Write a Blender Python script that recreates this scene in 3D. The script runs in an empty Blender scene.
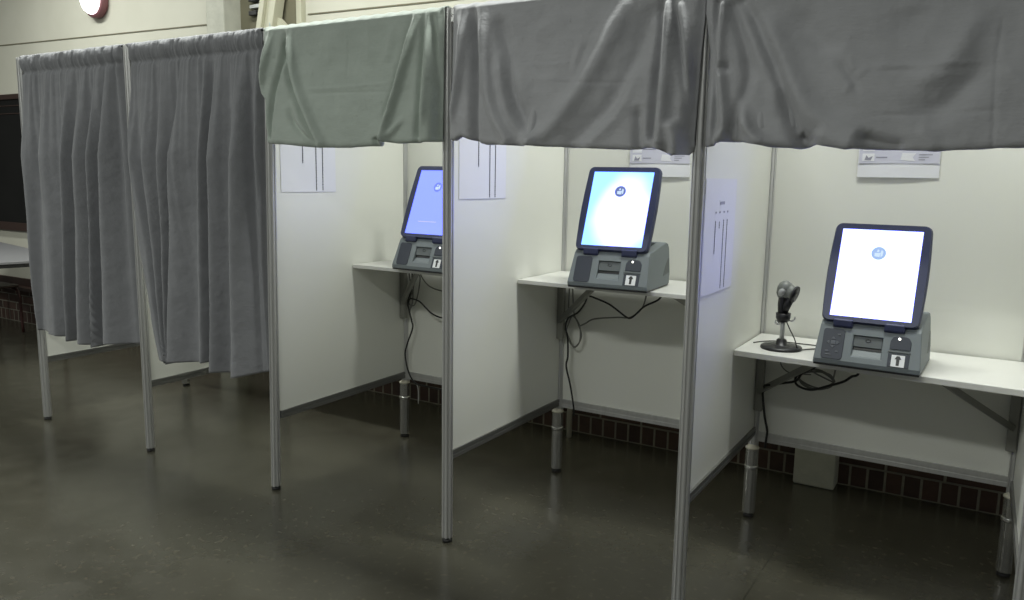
import bpy, bmesh, math, random
import numpy as np
from mathutils import Vector, Matrix
from mathutils import noise as mnoise
C = bpy.context.scene.collection
SC = bpy.context.scene
PI = math.pi
random.seed(4)

# ------------------------------------------------------------------ camera
cam_d = bpy.data.cameras.new('camera'); cam = bpy.data.objects.new('camera', cam_d); C.objects.link(cam)
cam_d.sensor_width = 36; cam_d.lens = 799.858 * 36 / 1024; cam_d.clip_start = .05
YAW, PIT, ROLL = -0.5445301, -0.1526430, 0.0168487
fw = Vector((math.sin(YAW)*math.cos(PIT), math.cos(YAW)*math.cos(PIT), math.sin(PIT)))
rt = Vector((math.cos(YAW), -math.sin(YAW), 0)); up = rt.cross(fw)
r2 = math.cos(ROLL)*rt + math.sin(ROLL)*up; u2 = -math.sin(ROLL)*rt + math.cos(ROLL)*up
M = Matrix((r2, u2, -fw)).transposed().to_4x4(); M.translation = (4.542394, -2.406466, 1.413799)
cam.matrix_world = M
SC.camera = cam

# ------------------------------------------------------------------ light
w_ = bpy.data.worlds.new('world'); SC.world = w_; w_.use_nodes = True
bg = w_.node_tree.nodes['Background']; bg.inputs[0].default_value = (.95, 1.0, .95, 1); bg.inputs[1].default_value = .12
def area(name, loc, sx, sy, power, col=(.97, 1, .94), rot=(0, 0, 0)):
    l = bpy.data.lights.new(name, 'AREA'); l.shape = 'RECTANGLE'; l.size = sx; l.size_y = sy; l.energy = power; l.color = col
    o = bpy.data.objects.new(name, l); C.objects.link(o); o.location = loc; o.rotation_euler = rot; return o
for x, p in ((-1.6, 58), (1.2, 64), (4.0, 68)):
    area('ceiling_tube_light', (x, .30, 3.5), 1.5, .25, p)
for x, p in ((-3.0, 98), (.2, 72), (3.2, 60)):
    area('ceiling_tube_light', (x, -3.3, 3.3), 1.5, .3, p)
SC.view_settings.view_transform = 'Standard'; SC.view_settings.look = 'None'
SC.view_settings.gamma = 1; SC.view_settings.use_curve_mapping = False
SC.view_settings.exposure = 0.0

# ------------------------------------------------------------------ materials
def nodes(m): return m.node_tree.nodes, m.node_tree.links
def mat(name, col, rough=.5, metal=0, spec=.5, noise=None, bump=None, emit=None, var=None):
    m = bpy.data.materials.new(name); m.use_nodes = True
    n, l = nodes(m); b = n['Principled BSDF']
    b.inputs['Base Color'].default_value = (*col, 1); b.inputs['Roughness'].default_value = rough
    b.inputs['Metallic'].default_value = metal; b.inputs['Specular IOR Level'].default_value = spec
    tc = n.new('ShaderNodeTexCoord')
    if var:                                   # (scale, amount, stretch)
        mp = n.new('ShaderNodeMapping'); mp.inputs['Scale'].default_value = var[2] if len(var) > 2 else (1, 1, 1)
        l.new(tc.outputs['Object'], mp.inputs[0])
        t = n.new('ShaderNodeTexNoise'); t.inputs['Scale'].default_value = var[0]; t.inputs['Detail'].default_value = 5
        l.new(mp.outputs[0], t.inputs['Vector'])
        r = n.new('ShaderNodeMapRange'); r.inputs[1].default_value = .3; r.inputs[2].default_value = .7
        r.inputs[3].default_value = 1 - var[1]; r.inputs[4].default_value = 1 + var[1]
        l.new(t.outputs['Fac'], r.inputs[0])
        x = n.new('ShaderNodeVectorMath'); x.operation = 'SCALE'; x.inputs[0].default_value = col
        l.new(r.outputs[0], x.inputs['Scale']); l.new(x.outputs[0], b.inputs['Base Color'])
    if bump:                                  # list of (scale, strength-distance, stretch)
        prev = None
        for sc, dist, st in bump:
            mp = n.new('ShaderNodeMapping'); mp.inputs['Scale'].default_value = st; l.new(tc.outputs['Object'], mp.inputs[0])
            t = n.new('ShaderNodeTexNoise'); t.inputs['Scale'].default_value = sc; t.inputs['Detail'].default_value = 6
            l.new(mp.outputs[0], t.inputs['Vector'])
            bp = n.new('ShaderNodeBump'); bp.inputs['Distance'].default_value = dist; bp.inputs['Strength'].default_value = 1
            l.new(t.outputs['Fac'], bp.inputs['Height'])
            if prev: l.new(prev.outputs[0], bp.inputs['Normal'])
            prev = bp
        l.new(prev.outputs[0], b.inputs['Normal'])
    if emit:
        b.inputs['Emission Color'].default_value = (*emit[0], 1); b.inputs['Emission Strength'].default_value = emit[1]
    return m
def fabric(name, col):
    m = mat(name, col, .72, 0, .35, var=(16, .05, (.6, 1, 1.3)), bump=[(9, .009, (1, 1, 1)), (38, .0022, (1, 1, 1)), (60, .0009, (.4, 1, 2.5))])
    b = m.node_tree.nodes['Principled BSDF']; b.inputs['Sheen Weight'].default_value = .25; b.inputs['Sheen Roughness'].default_value = .5
    return m
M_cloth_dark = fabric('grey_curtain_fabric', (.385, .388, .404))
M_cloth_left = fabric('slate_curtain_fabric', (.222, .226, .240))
M_cloth_green = fabric('green_grey_curtain_fabric', (.385, .435, .39))
M_alu = mat('brushed_aluminium', (.60, .60, .59), .40, .6, .5, var=(6, .06, (8, 8, .5)))
M_alu_shaded = mat('shaded_aluminium_rail', (.26, .26, .25), .42, .7, .5)  # aluminium darkened to paint in the shade on the divider bottom rails
M_panel = mat('white_laminate_panel', (.775, .78, .725), .42, 0, .4, var=(1.6, .015))
M_shelf = mat('white_laminate_shelf', (.68, .68, .645), .35, 0, .45, var=(3, .02))
M_steel = mat('galvanised_bracket', (.29, .29, .265), .45, .6)
M_black = mat('black_plastic', (.015, .015, .017), .4)
M_foot = mat('black_rubber_foot', (.012, .012, .012), .6)
M_leg = mat('polished_leg_tube', (.62, .62, .60), .22, .95, var=(5, .08, (10, 10, .5)))
M_cap = mat('ivory_end_cap', (.6, .57, .46), .5)
M_cable = mat('black_cable', (.01, .01, .01), .45)
M_cable_grey = mat('grey_cable', (.16, .16, .145), .5)
M_cable_white = mat('white_cable', (.5, .5, .47), .5)
M_grey = mat('grey_machine_plastic', (.155, .178, .187), .5, 0, .45, bump=[(300, .0004, (1, 1, 1))])
M_navy = mat('navy_bezel_screen_tint', (.028, .034, .080), .38, 0, .5)  # navy plastic with the blue screen glow mixed into its base colour
M_slate = mat('dark_slate_plastic', (.022, .028, .042), .45)
M_key = mat('keypad_key_grey', (.085, .095, .11), .5)
M_recess = mat('recess_plastic', (.085, .098, .10), .5)
M_sticker = mat('white_sticker', (.72, .73, .74), .5)
M_led = mat('white_status_light', (1, 1, 1), .3, emit=((1, 1, .9), 3))
M_paper = mat('notice_paper', (.77, .775, .81), .7)
M_ink = mat('black_ink', (.03, .03, .04), .7)
M_greyink = mat('grey_ink', (.30, .30, .36), .7)
M_lilac = mat('lilac_print', (.60, .60, .70), .7)
M_scan = mat('scanner_grey_shell', (.17, .18, .17), .42)
M_silver = mat('silver_finish', (.5, .51, .5), .35, .3)  # silver patch of the scanner head, shared by stand pole and clamp arm
M_chrome = mat('chrome_wire', (.6, .6, .6), .2, .9)
M_lampring = mat('maroon_lamp_ring', (.22, .09, .10), .5)
M_lampglass = mat('lit_lamp_glass', (1, 1, 1), .3, emit=((1, .97, 1), 4.5))
M_maroon = mat('maroon_leg_paint', (.045, .014, .012), .45)
M_board = mat('black_board', (.008, .008, .0075), .8, 0, .2, var=(2, .2))
M_boardtrim = mat('dark_brown_frame', (.035, .018, .013), .5)
M_table = mat('grey_table_laminate', (.23, .23, .24), .4)
M_beam = mat('cream_painted_steel', (.50, .49, .38), .42)
M_olive = mat('dark_olive_paint', (.16, .15, .10), .7, var=(4, .1))  # dark olive with mild random tone, for the board seam and dark panel
M_concrete = mat('painted_concrete', (.42, .42, .36), .75, var=(9, .10), bump=[(30, .003, (1, 1, 1))])

def wall_mat():
    m = bpy.data.materials.new('cream_wall_and_brick'); m.use_nodes = True; n, l = nodes(m); b = n['Principled BSDF']
    b.inputs['Roughness'].default_value = .7
    tc = n.new('ShaderNodeTexCoord'); t = n.new('ShaderNodeTexNoise'); t.inputs['Scale'].default_value = 2.5; t.inputs['Detail'].default_value = 6
    l.new(tc.outputs['Object'], t.inputs['Vector'])
    r = n.new('ShaderNodeValToRGB'); r.color_ramp.elements[0].position = .3; r.color_ramp.elements[1].position = .75
    r.color_ramp.elements[0].color = (.52, .51, .43, 1); r.color_ramp.elements[1].color = (.58, .57, .49, 1)
    l.new(t.outputs['Fac'], r.inputs[0]); l.new(r.outputs[0], b.inputs['Base Color'])
    return m
M_wall = wall_mat()

def brick_mat(name, bw, bh, off):
    m = bpy.data.materials.new(name); m.use_nodes = True; n, l = nodes(m); b = n['Principled BSDF']; b.inputs['Roughness'].default_value = .85
    tc = n.new('ShaderNodeTexCoord'); sp = n.new('ShaderNodeSeparateXYZ'); cb = n.new('ShaderNodeCombineXYZ')
    l.new(tc.outputs['Object'], sp.inputs[0]); l.new(sp.outputs['X'], cb.inputs['X']); sz = n.new('ShaderNodeMath'); sz.operation = 'SUBTRACT'; sz.inputs[1].default_value = .104; l.new(sp.outputs['Z'], sz.inputs[0]); l.new(sz.outputs[0], cb.inputs['Y'])
    k = n.new('ShaderNodeTexBrick'); k.offset = off; k.inputs['Scale'].default_value = 1
    k.inputs['Brick Width'].default_value = bw; k.inputs['Row Height'].default_value = bh; k.inputs['Mortar Size'].default_value = .0065
    k.inputs['Mortar Smooth'].default_value = .3
    k.inputs['Color1'].default_value = (.088, .048, .034, 1); k.inputs['Color2'].default_value = (.052, .031, .025, 1); k.inputs['Mortar'].default_value = (.27, .25, .20, 1)
    l.new(cb.outputs[0], k.inputs['Vector'])
    t = n.new('ShaderNodeTexNoise'); t.inputs['Scale'].default_value = 22; t.inputs['Detail'].default_value = 5; l.new(tc.outputs['Object'], t.inputs['Vector'])
    mx = n.new('ShaderNodeMixRGB'); mx.blend_type = 'MULTIPLY'; mx.inputs[0].default_value = .5
    l.new(k.outputs['Color'], mx.inputs[1]); l.new(t.outputs['Fac'], mx.inputs[2]); l.new(mx.outputs[0], b.inputs['Base Color'])
    bp = n.new('ShaderNodeBump'); bp.inputs['Distance'].default_value = .006; bp.invert = True
    l.new(k.outputs['Fac'], bp.inputs['Height']); l.new(bp.outputs[0], b.inputs['Normal'])
    return m
M_brick = brick_mat('red_brick_courses', .24, .075, .5)
M_soldier = brick_mat('red_brick_soldier_course', .075, .104, 0)

def floor_mat():
    m = bpy.data.materials.new('polished_concrete_floor'); m.use_nodes = True; n, l = nodes(m); b = n['Principled BSDF']
    tc = n.new('ShaderNodeTexCoord')
    def nz(s, d=6):
        t = n.new('ShaderNodeTexNoise'); t.inputs['Scale'].default_value = s; t.inputs['Detail'].default_value = d; l.new(tc.outputs['Object'], t.inputs['Vector']); return t
    a = nz(1.1); c = nz(34, 4); v = nz(7)
    r = n.new('ShaderNodeValToRGB'); r.color_ramp.elements[0].position = .3; r.color_ramp.elements[1].position = .72
    r.color_ramp.elements[0].color = (.042, .040, .029, 1); r.color_ramp.elements[1].color = (.056, .053, .039, 1)
    ad = n.new('ShaderNodeMath'); ad.operation = 'MULTIPLY_ADD'; ad.inputs[1].default_value = .6; 
    l.new(v.outputs['Fac'], ad.inputs[0]); 
    m2 = n.new('ShaderNodeMath'); m2.operation = 'MULTIPLY'; m2.inputs[1].default_value = .4; l.new(a.outputs['Fac'], m2.inputs[0]); l.new(m2.outputs[0], ad.inputs[2])
    l.new(ad.outputs[0], r.inputs[0])
    # pale flecks
    r2 = n.new('ShaderNodeMapRange'); r2.inputs[1].default_value = .58; r2.inputs[2].default_value = .75; r2.inputs[3].default_value = 0; r2.inputs[4].default_value = .38
    l.new(c.outputs['Fac'], r2.inputs[0])
    mx = n.new('ShaderNodeMixRGB'); mx.inputs[2].default_value = (.12, .10, .07, 1); l.new(r2.outputs[0], mx.inputs[0]); l.new(r.outputs[0], mx.inputs[1])
    # slab joints every two metres
    sp = n.new('ShaderNodeSeparateXYZ'); l.new(tc.outputs['Object'], sp.inputs[0])
    def joint(ax, off, per):
        s = n.new('ShaderNodeMath'); s.operation = 'SUBTRACT'; s.inputs[1].default_value = off; l.new(sp.outputs[ax], s.inputs[0])
        pp = n.new('ShaderNodeMath'); pp.operation = 'PINGPONG'; pp.inputs[1].default_value = per / 2; l.new(s.outputs[0], pp.inputs[0])
        lt = n.new('ShaderNodeMath'); lt.operation = 'LESS_THAN'; lt.inputs[1].default_value = .0035; l.new(pp.outputs[0], lt.inputs[0]); return lt
    j1 = joint('X', 3.914, 4.02); j2 = joint('Y', -1.55, 4.0)
    mj = n.new('ShaderNodeMath'); mj.operation = 'MAXIMUM'; l.new(j1.outputs[0], mj.inputs[0]); l.new(j2.outputs[0], mj.inputs[1])
    mk = n.new('ShaderNodeMath'); mk.operation = 'MULTIPLY'; mk.inputs[1].default_value = .55; l.new(mj.outputs[0], mk.inputs[0])
    mz = n.new('ShaderNodeMixRGB'); mz.inputs[2].default_value = (.02, .019, .014, 1); l.new(mk.outputs[0], mz.inputs[0]); l.new(mx.outputs[0], mz.inputs[1])
    l.new(mz.outputs[0], b.inputs['Base Color'])
    rr = n.new('ShaderNodeMapRange'); rr.inputs[1].default_value = .3; rr.inputs[2].default_value = .7; rr.inputs[3].default_value = .19; rr.inputs[4].default_value = .27
    l.new(v.outputs['Fac'], rr.inputs[0]); l.new(rr.outputs[0], b.inputs['Roughness'])
    b.inputs['Specular IOR Level'].default_value = .5
    bp = n.new('ShaderNodeBump'); bp.inputs['Distance'].default_value = .0012; l.new(v.outputs['Fac'], bp.inputs['Height']); l.new(bp.outputs[0], b.inputs['Normal'])
    return m
M_floor = floor_mat()

def screen_mat(name, c0, c1, strength, edge=None):
    m = bpy.data.materials.new(name); m.use_nodes = True; n, l = nodes(m); b = n['Principled BSDF']
    b.inputs['Base Color'].default_value = (.02, .02, .03, 1); b.inputs['Roughness'].default_value = .25
    b.inputs['Emission Strength'].default_value = strength
    if edge is None: b.inputs['Emission Color'].default_value = (*c0, 1)
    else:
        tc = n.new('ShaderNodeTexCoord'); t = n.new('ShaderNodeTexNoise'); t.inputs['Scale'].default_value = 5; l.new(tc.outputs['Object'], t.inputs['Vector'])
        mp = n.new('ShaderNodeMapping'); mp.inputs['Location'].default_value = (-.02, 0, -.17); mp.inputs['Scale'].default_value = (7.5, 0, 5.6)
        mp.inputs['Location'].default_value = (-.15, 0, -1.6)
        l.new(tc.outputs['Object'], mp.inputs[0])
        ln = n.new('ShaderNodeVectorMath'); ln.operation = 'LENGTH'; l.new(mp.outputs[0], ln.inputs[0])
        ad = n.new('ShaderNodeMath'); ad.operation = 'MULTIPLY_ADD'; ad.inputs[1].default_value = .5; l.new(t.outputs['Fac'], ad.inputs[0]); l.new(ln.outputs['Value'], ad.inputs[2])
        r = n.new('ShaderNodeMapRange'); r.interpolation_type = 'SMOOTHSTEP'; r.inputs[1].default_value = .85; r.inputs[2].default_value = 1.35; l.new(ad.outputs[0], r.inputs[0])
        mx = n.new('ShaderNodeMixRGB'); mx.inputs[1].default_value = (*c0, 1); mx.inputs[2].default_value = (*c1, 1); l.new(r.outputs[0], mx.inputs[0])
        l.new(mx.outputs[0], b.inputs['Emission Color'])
    return m
S_near = screen_mat('white_display', (.42, .48, 1.9), None, 3.2)
S_mid = screen_mat('cyan_white_display', (.45, .5, 2.3), (.19, .42, 1.5), 2.6, True)  # angle-dependent white-to-cyan panel glare painted into the emission
S_far = screen_mat('lavender_display', (.28, .38, 2.2), None, 1.15)
M_emb_blue = mat('emblem_blue', (.03, .04, .08), .4, emit=((.34, .50, .80), 1.0))
M_emb_light = mat('emblem_pale', (.03, .04, .08), .4, emit=((.62, .78, .98), 1.0))
M_emb_mid = mat('emblem_grey_blue', (.02, .02, .04), .4, emit=((.12, .17, .42), 1.0))
M_emb_far = mat('emblem_lavender', (.02, .02, .04), .4, emit=((.17, .24, .85), 1.0))
M_line = mat('thin_display_line', (.02, .02, .04), .4, emit=((.75, .70, .80), 1.0))

# ------------------------------------------------------------------ mesh helpers
def link(name, me, m, parent=None, loc=(0, 0, 0)):
    o = bpy.data.objects.new(name, me); C.objects.link(o); o.location = loc
    if m:
        for mm in (m if isinstance(m, (list, tuple)) else [m]): me.materials.append(mm)
    if parent: o.parent = parent
    return o
def obj(name, bm, m, parent=None, smooth=False, bevel=0, seg=2, loc=(0, 0, 0)):
    bmesh.ops.recalc_face_normals(bm, faces=bm.faces[:])
    me = bpy.data.meshes.new(name); bm.to_mesh(me); bm.free()
    o = link(name, me, m, parent, loc)
    if smooth:
        for p in me.polygons: p.use_smooth = True
    if bevel:
        b = o.modifiers.new('bevel', 'BEVEL'); b.width = bevel; b.segments = seg; b.limit_method = 'ANGLE'; b.angle_limit = math.radians(35)
        b.harden_normals = False
    return o
def tag(o, label=None, cat=None, group=None, kind=None):
    if label: o['label'] = label
    if cat: o['category'] = cat
    if group: o['group'] = group
    if kind: o['kind'] = kind
    return o
def empty(name, loc=(0, 0, 0), rz=0):
    o = bpy.data.objects.new(name, None); C.objects.link(o); o.location = loc; o.rotation_euler = (0, 0, rz); o.empty_display_size = .05; return o
def box(bm, x0, x1, y0, y1, z0, z1, T=None):
    vs = [bm.verts.new((x, y, z)) for x in (x0, x1) for y in (y0, y1) for z in (z0, z1)]
    for f in ((0, 1, 3, 2), (4, 6, 7, 5), (0, 4, 5, 1), (2, 3, 7, 6), (0, 2, 6, 4), (1, 5, 7, 3)): bm.faces.new([vs[i] for i in f])
    if T is not None:
        for v in vs: v.co = T @ v.co
    return vs
def prism(bm, pts, a, b, axis=2, T=None):
    """extrude a 2-D outline (list of (p,q)) from a to b along axis"""
    def mk(p, q, h): return {2: (p, q, h), 0: (h, p, q), 1: (p, h, q)}[axis]
    lo = [bm.verts.new(mk(p, q, a)) for p, q in pts]; hi = [bm.verts.new(mk(p, q, b)) for p, q in pts]
    n = len(pts)
    bm.faces.new(lo[::-1]); bm.faces.new(hi)
    for i in range(n): bm.faces.new((lo[i], lo[(i+1) % n], hi[(i+1) % n], hi[i]))
    if T is not None:
        for v in lo + hi: v.co = T @ v.co
    return lo + hi
def lathe(bm, prof, n=24, T=None):
    rings = []
    for r, z in prof:
        if r < 1e-6: rings.append([bm.verts.new((0, 0, z))])
        else: rings.append([bm.verts.new((r*math.cos(2*PI*i/n), r*math.sin(2*PI*i/n), z)) for i in range(n)])
    for a, b in zip(rings, rings[1:]):
        for i in range(n):
            j = (i+1) % n
            if len(a) == 1 and len(b) == 1: continue
            if len(a) == 1: bm.faces.new((a[0], b[i], b[j]))
            elif len(b) == 1: bm.faces.new((a[i], a[j], b[0]))
            else: bm.faces.new((a[i], a[j], b[j], b[i]))
    if len(rings[0]) > 1: bm.faces.new(rings[0][::-1])
    if len(rings[-1]) > 1: bm.faces.new(rings[-1])
    if T is not None:
        for r in rings:
            for v in r: v.co = T @ v.co
def smooth_path(pts, k=6):
    pts = [Vector(p) for p in pts]; out = []
    P = [pts[0]*2 - pts[1]] + pts + [pts[-1]*2 - pts[-2]]
    for i in range(1, len(P)-2):
        a, b, c, d = P[i-1:i+3]
        for s in range(k):
            t = s/k; out.append(.5*((2*b)+(c-a)*t+(2*a-5*b+4*c-d)*t*t+(3*b-a-3*c+d)*t**3))
    out.append(pts[-1]); return out
def tube(bm, pts, r, n=8, k=6):
    path = smooth_path(pts, k) if k else [Vector(p) for p in pts]
    prev = None; rings = []
    nrm = Vector((0, 0, 1))
    for i, p in enumerate(path):
        t = (path[min(i+1, len(path)-1)] - path[max(i-1, 0)]).normalized()
        nrm = nrm - t*nrm.dot(t)
        if nrm.length < 1e-3: nrm = t.orthogonal()
        nrm.normalize(); bn = t.cross(nrm)
        rr = r[i*len(r)//len(path)] if isinstance(r, (list, tuple)) else r
        rings.append([bm.verts.new(p + nrm*rr*math.cos(2*PI*j/n) + bn*rr*math.sin(2*PI*j/n)) for j in range(n)])
    for a, b in zip(rings, rings[1:]):
        for j in range(n): bm.faces.new((a[j], a[(j+1) % n], b[(j+1) % n], b[j]))
    bm.faces.new(rings[0][::-1]); bm.faces.new(rings[-1])
def rrect(w, h, r, n=5, bulge=0, cx=0, cy=0):
    """rounded rectangle outline, sides bowed outwards by bulge"""
    out = []
    for sx, sy, a0 in ((1, 1, 0), (-1, 1, PI/2), (-1, -1, PI), (1, -1, 1.5*PI)):
        for i in range(n+1):
            a = a0 + PI/2*i/n
            out.append((sx*(w/2-r)+r*math.cos(a), sy*(h/2-r)+r*math.sin(a)))
        nx = {(1, 1): ((w/2-r), h/2, -(w/2-r), h/2), (-1, 1): (-w/2, h/2-r, -w/2, -(h/2-r)), (-1, -1): (-(w/2-r), -h/2, w/2-r, -h/2), (1, -1): (w/2, -(h/2-r), w/2, h/2-r)}[(sx, sy)]
        if sy*sx < 0 or True:
            for k in (1, 2, 3, 4, 5):
                t = k/6; out.append((nx[0]+(nx[2]-nx[0])*t, nx[1]+(nx[3]-nx[1])*t))
    res = []
    for x, y in out:
        if bulge and abs(x) > w/2 - r: x += math.copysign(bulge*math.cos(y/h*PI)**1, x)*((abs(x)-(w/2-r))/r)
        res.append((x+cx, y+cy))
    return res
def boolean(o, bm, op='DIFFERENCE'):
    me = bpy.data.meshes.new('cut'); bmesh.ops.recalc_face_normals(bm, faces=bm.faces[:]); bm.to_mesh(me); bm.free()
    c = bpy.data.objects.new('cut', me); C.objects.link(c); c.parent = o
    md = o.modifiers.new('b', 'BOOLEAN'); md.object = c; md.operation = op; md.solver = 'EXACT'
    dg = bpy.context.evaluated_depsgraph_get(); dg.update()
    new = bpy.data.meshes.new_from_object(o.evaluated_get(dg)); o.modifiers.clear(); o.data = new
    bpy.data.objects.remove(c)
VF = {}; VB = {}
VF[2]= [([(2.029, 1.915), (2.062, 1.775), (2.134, 1.645), (2.206, 1.532)], -0.016, 0.014), ([(2.054, 1.976), (2.094, 1.795), (2.179, 1.644), (2.25, 1.531)], 0.016, 0.016), ([(1.954, 1.984), (1.928, 1.868), (1.894, 1.717)], 0.018, 0.014), ([(2.031, 1.957), (2.011, 1.863), (1.97, 1.725), (1.952, 1.561)], -0.016, 0.012), ([(2.059, 1.69), (2.088, 1.614), (2.184, 1.532)], -0.01, 0.012), ([(2.693, 1.974), (2.638, 1.768), (2.569, 1.554)], 0.02, 0.014), ([(2.674, 1.976), (2.616, 1.77), (2.543, 1.575)], -0.008, 0.014), ([(2.726, 1.981), (2.723, 1.84), (2.721, 1.553)], -0.012, 0.01), ([(2.747, 1.969), (2.754, 1.838), (2.748, 1.572)], 0.012, 0.012), ([(2.766, 1.968), (2.778, 1.837), (2.796, 1.714), (2.809, 1.58)], -0.014, 0.009), ([(2.795, 1.975), (2.808, 1.835), (2.823, 1.713)], 0.012, 0.01), ([(2.673, 1.631), (2.635, 1.593), (2.556, 1.529)], 0.008, 0.012), ([(2.586, 1.945), (2.559, 1.811)], 0.006, 0.02), ([(2.275, 1.969), (2.286, 1.816)], 0.004, 0.03), ([(2.189, 1.976), (2.177, 1.822)], -0.004, 0.03), ([(2.468, 1.954), (2.479, 1.806)], 0.004, 0.025), ([(2.37, 1.982), (2.369, 1.731)], -0.004, 0.004), ([(2.13, 1.742), (2.355, 1.74), (2.61, 1.75)], 0.004, 0.005), ([(2.137, 1.724), (2.369, 1.721), (2.61, 1.716)], -0.004, 0.005), ([(2.516, 1.555), (2.529, 1.524)], -0.012, 0.012)]
VF[3]= [([(2.863, 1.96), (2.873, 1.831), (2.859, 1.598)], -0.012, 0.012), ([(2.902, 1.974), (2.896, 1.784), (2.863, 1.57)], 0.016, 0.016), ([(2.94, 1.971), (2.953, 1.826), (2.963, 1.643), (2.971, 1.55)], -0.022, 0.014), ([(2.979, 1.968), (3.004, 1.778), (3.045, 1.64), (3.107, 1.539)], 0.018, 0.022), ([(3.023, 1.946), (3.075, 1.801), (3.146, 1.7), (3.173, 1.619)], 0.008, 0.03), ([(3.05, 1.917), (3.09, 1.8), (3.119, 1.683), (3.175, 1.556)], -0.014, 0.022), ([(3.051, 1.838), (3.104, 1.639), (3.197, 1.529)], 0.014, 0.02), ([(3.504, 1.937), (3.436, 1.796), (3.364, 1.683), (3.268, 1.573), (3.186, 1.53)], 0.016, 0.03), ([(3.594, 1.913), (3.53, 1.742), (3.461, 1.629), (3.349, 1.528)], -0.012, 0.03), ([(3.564, 1.788), (3.508, 1.627), (3.408, 1.524)], 0.008, 0.02), ([(3.367, 1.859), (3.328, 1.718)], 0.006, 0.012), ([(3.387, 1.857), (3.348, 1.717)], -0.005, 0.012), ([(3.149, 1.783), (3.262, 1.773), (3.351, 1.78)], 0.003, 0.006), ([(3.213, 1.723), (3.411, 1.71), (3.612, 1.709)], -0.003, 0.005), ([(3.18, 1.777), (3.223, 1.732), (3.314, 1.719)], 0.004, 0.012), ([(3.62, 1.935), (3.619, 1.745), (3.615, 1.543)], -0.02, 0.012), ([(3.643, 1.925), (3.651, 1.704), (3.647, 1.526)], 0.022, 0.018), ([(3.661, 1.931), (3.692, 1.78), (3.717, 1.661), (3.723, 1.557)], -0.012, 0.01), ([(3.683, 1.921), (3.711, 1.779), (3.728, 1.581)], 0.014, 0.012), ([(3.563, 1.642), (3.574, 1.518)], -0.012, 0.014), ([(3.678, 1.598), (3.699, 1.509)], 0.02, 0.02), ([(3.258, 1.926), (3.179, 1.847)], 0.004, 0.03)]
VF[4]= [([(3.789, 1.919), (3.79, 1.774), (3.802, 1.619), (3.798, 1.525)], -0.022, 0.012), ([(3.764, 1.898), (3.782, 1.541)], 0.01, 0.014), ([(3.806, 1.91), (3.805, 1.773), (3.841, 1.579), (3.816, 1.525)], 0.016, 0.014), ([(3.804, 1.731), (3.844, 1.733)], -0.012, 0.012), ([(3.833, 1.907), (3.895, 1.73), (3.874, 1.617), (3.863, 1.54)], -0.012, 0.016), ([(3.872, 1.904), (3.926, 1.781), (3.978, 1.674), (3.987, 1.584)], 0.012, 0.022), ([(3.862, 1.694), (3.891, 1.594), (3.942, 1.524)], 0.012, 0.018), ([(3.866, 1.912), (3.917, 1.826), (3.978, 1.704), (4.022, 1.59), (4.053, 1.515)], -0.022, 0.018), ([(3.913, 1.885), (3.99, 1.74), (4.065, 1.612), (4.183, 1.536)], 0.014, 0.03), ([(3.884, 1.617), (3.92, 1.539), (3.975, 1.512)], 0.012, 0.016), ([(4.001, 1.899), (4.065, 1.808), (4.148, 1.731)], -0.01, 0.03), ([(4.454, 1.857), (4.416, 1.749), (4.361, 1.685), (4.279, 1.675)], 0.01, 0.028), ([(4.302, 1.865), (4.296, 1.777)], -0.005, 0.04), ([(4.5, 1.731), (4.442, 1.661), (4.386, 1.603), (4.285, 1.605)], -0.01, 0.026), ([(4.196, 1.718), (4.327, 1.714), (4.502, 1.714)], 0.004, 0.006), ([(4.197, 1.706), (4.366, 1.697), (4.456, 1.7)], -0.004, 0.007), ([(4.193, 1.59), (4.375, 1.589), (4.553, 1.598)], -0.004, 0.006), ([(4.508, 1.711), (4.562, 1.65), (4.609, 1.596)], 0.006, 0.009), ([(4.504, 1.859), (4.499, 1.711), (4.508, 1.519)], -0.004, 0.005), ([(4.162, 1.766), (4.172, 1.687)], 0.004, 0.008), ([(4.172, 1.687), (4.151, 1.638)], 0.004, 0.008), ([(4.111, 1.755), (4.172, 1.687), (4.197, 1.622)], -0.004, 0.01), ([(4.172, 1.687), (4.216, 1.72)], 0.003, 0.008), ([(4.083, 1.552), (4.114, 1.53), (4.179, 1.504)], 0.014, 0.02), ([(4.183, 1.536), (4.239, 1.521), (4.293, 1.507)], -0.016, 0.016), ([(4.04, 1.545), (4.079, 1.519)], -0.016, 0.014), ([(4.34, 1.555), (4.382, 1.506)], 0.006, 0.012), ([(4.534, 1.793), (4.588, 1.813), (4.667, 1.819)], 0.008, 0.03)]
VB[2]= [(1.916, 1.71), (1.938, 1.536), (2.048, 1.531), (2.214, 1.518), (2.373, 1.518), (2.543, 1.524), (2.572, 1.539), (2.62, 1.531), (2.735, 1.534), (2.816, 1.54)]
VB[3]= [(2.855, 1.543), (2.89, 1.539), (2.915, 1.553), (2.949, 1.542), (3.016, 1.525), (3.175, 1.52), (3.362, 1.513), (3.553, 1.506), (3.602, 1.512), (3.651, 1.506), (3.683, 1.488), (3.724, 1.491), (3.735, 1.514)]
VB[4]= [(3.769, 1.514), (3.796, 1.517), (3.834, 1.528), (3.892, 1.527), (3.967, 1.513), (4.044, 1.507), (4.093, 1.519), (4.172, 1.504), (4.192, 1.506), (4.382, 1.5), (4.575, 1.509), (4.678, 1.511)]
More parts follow.
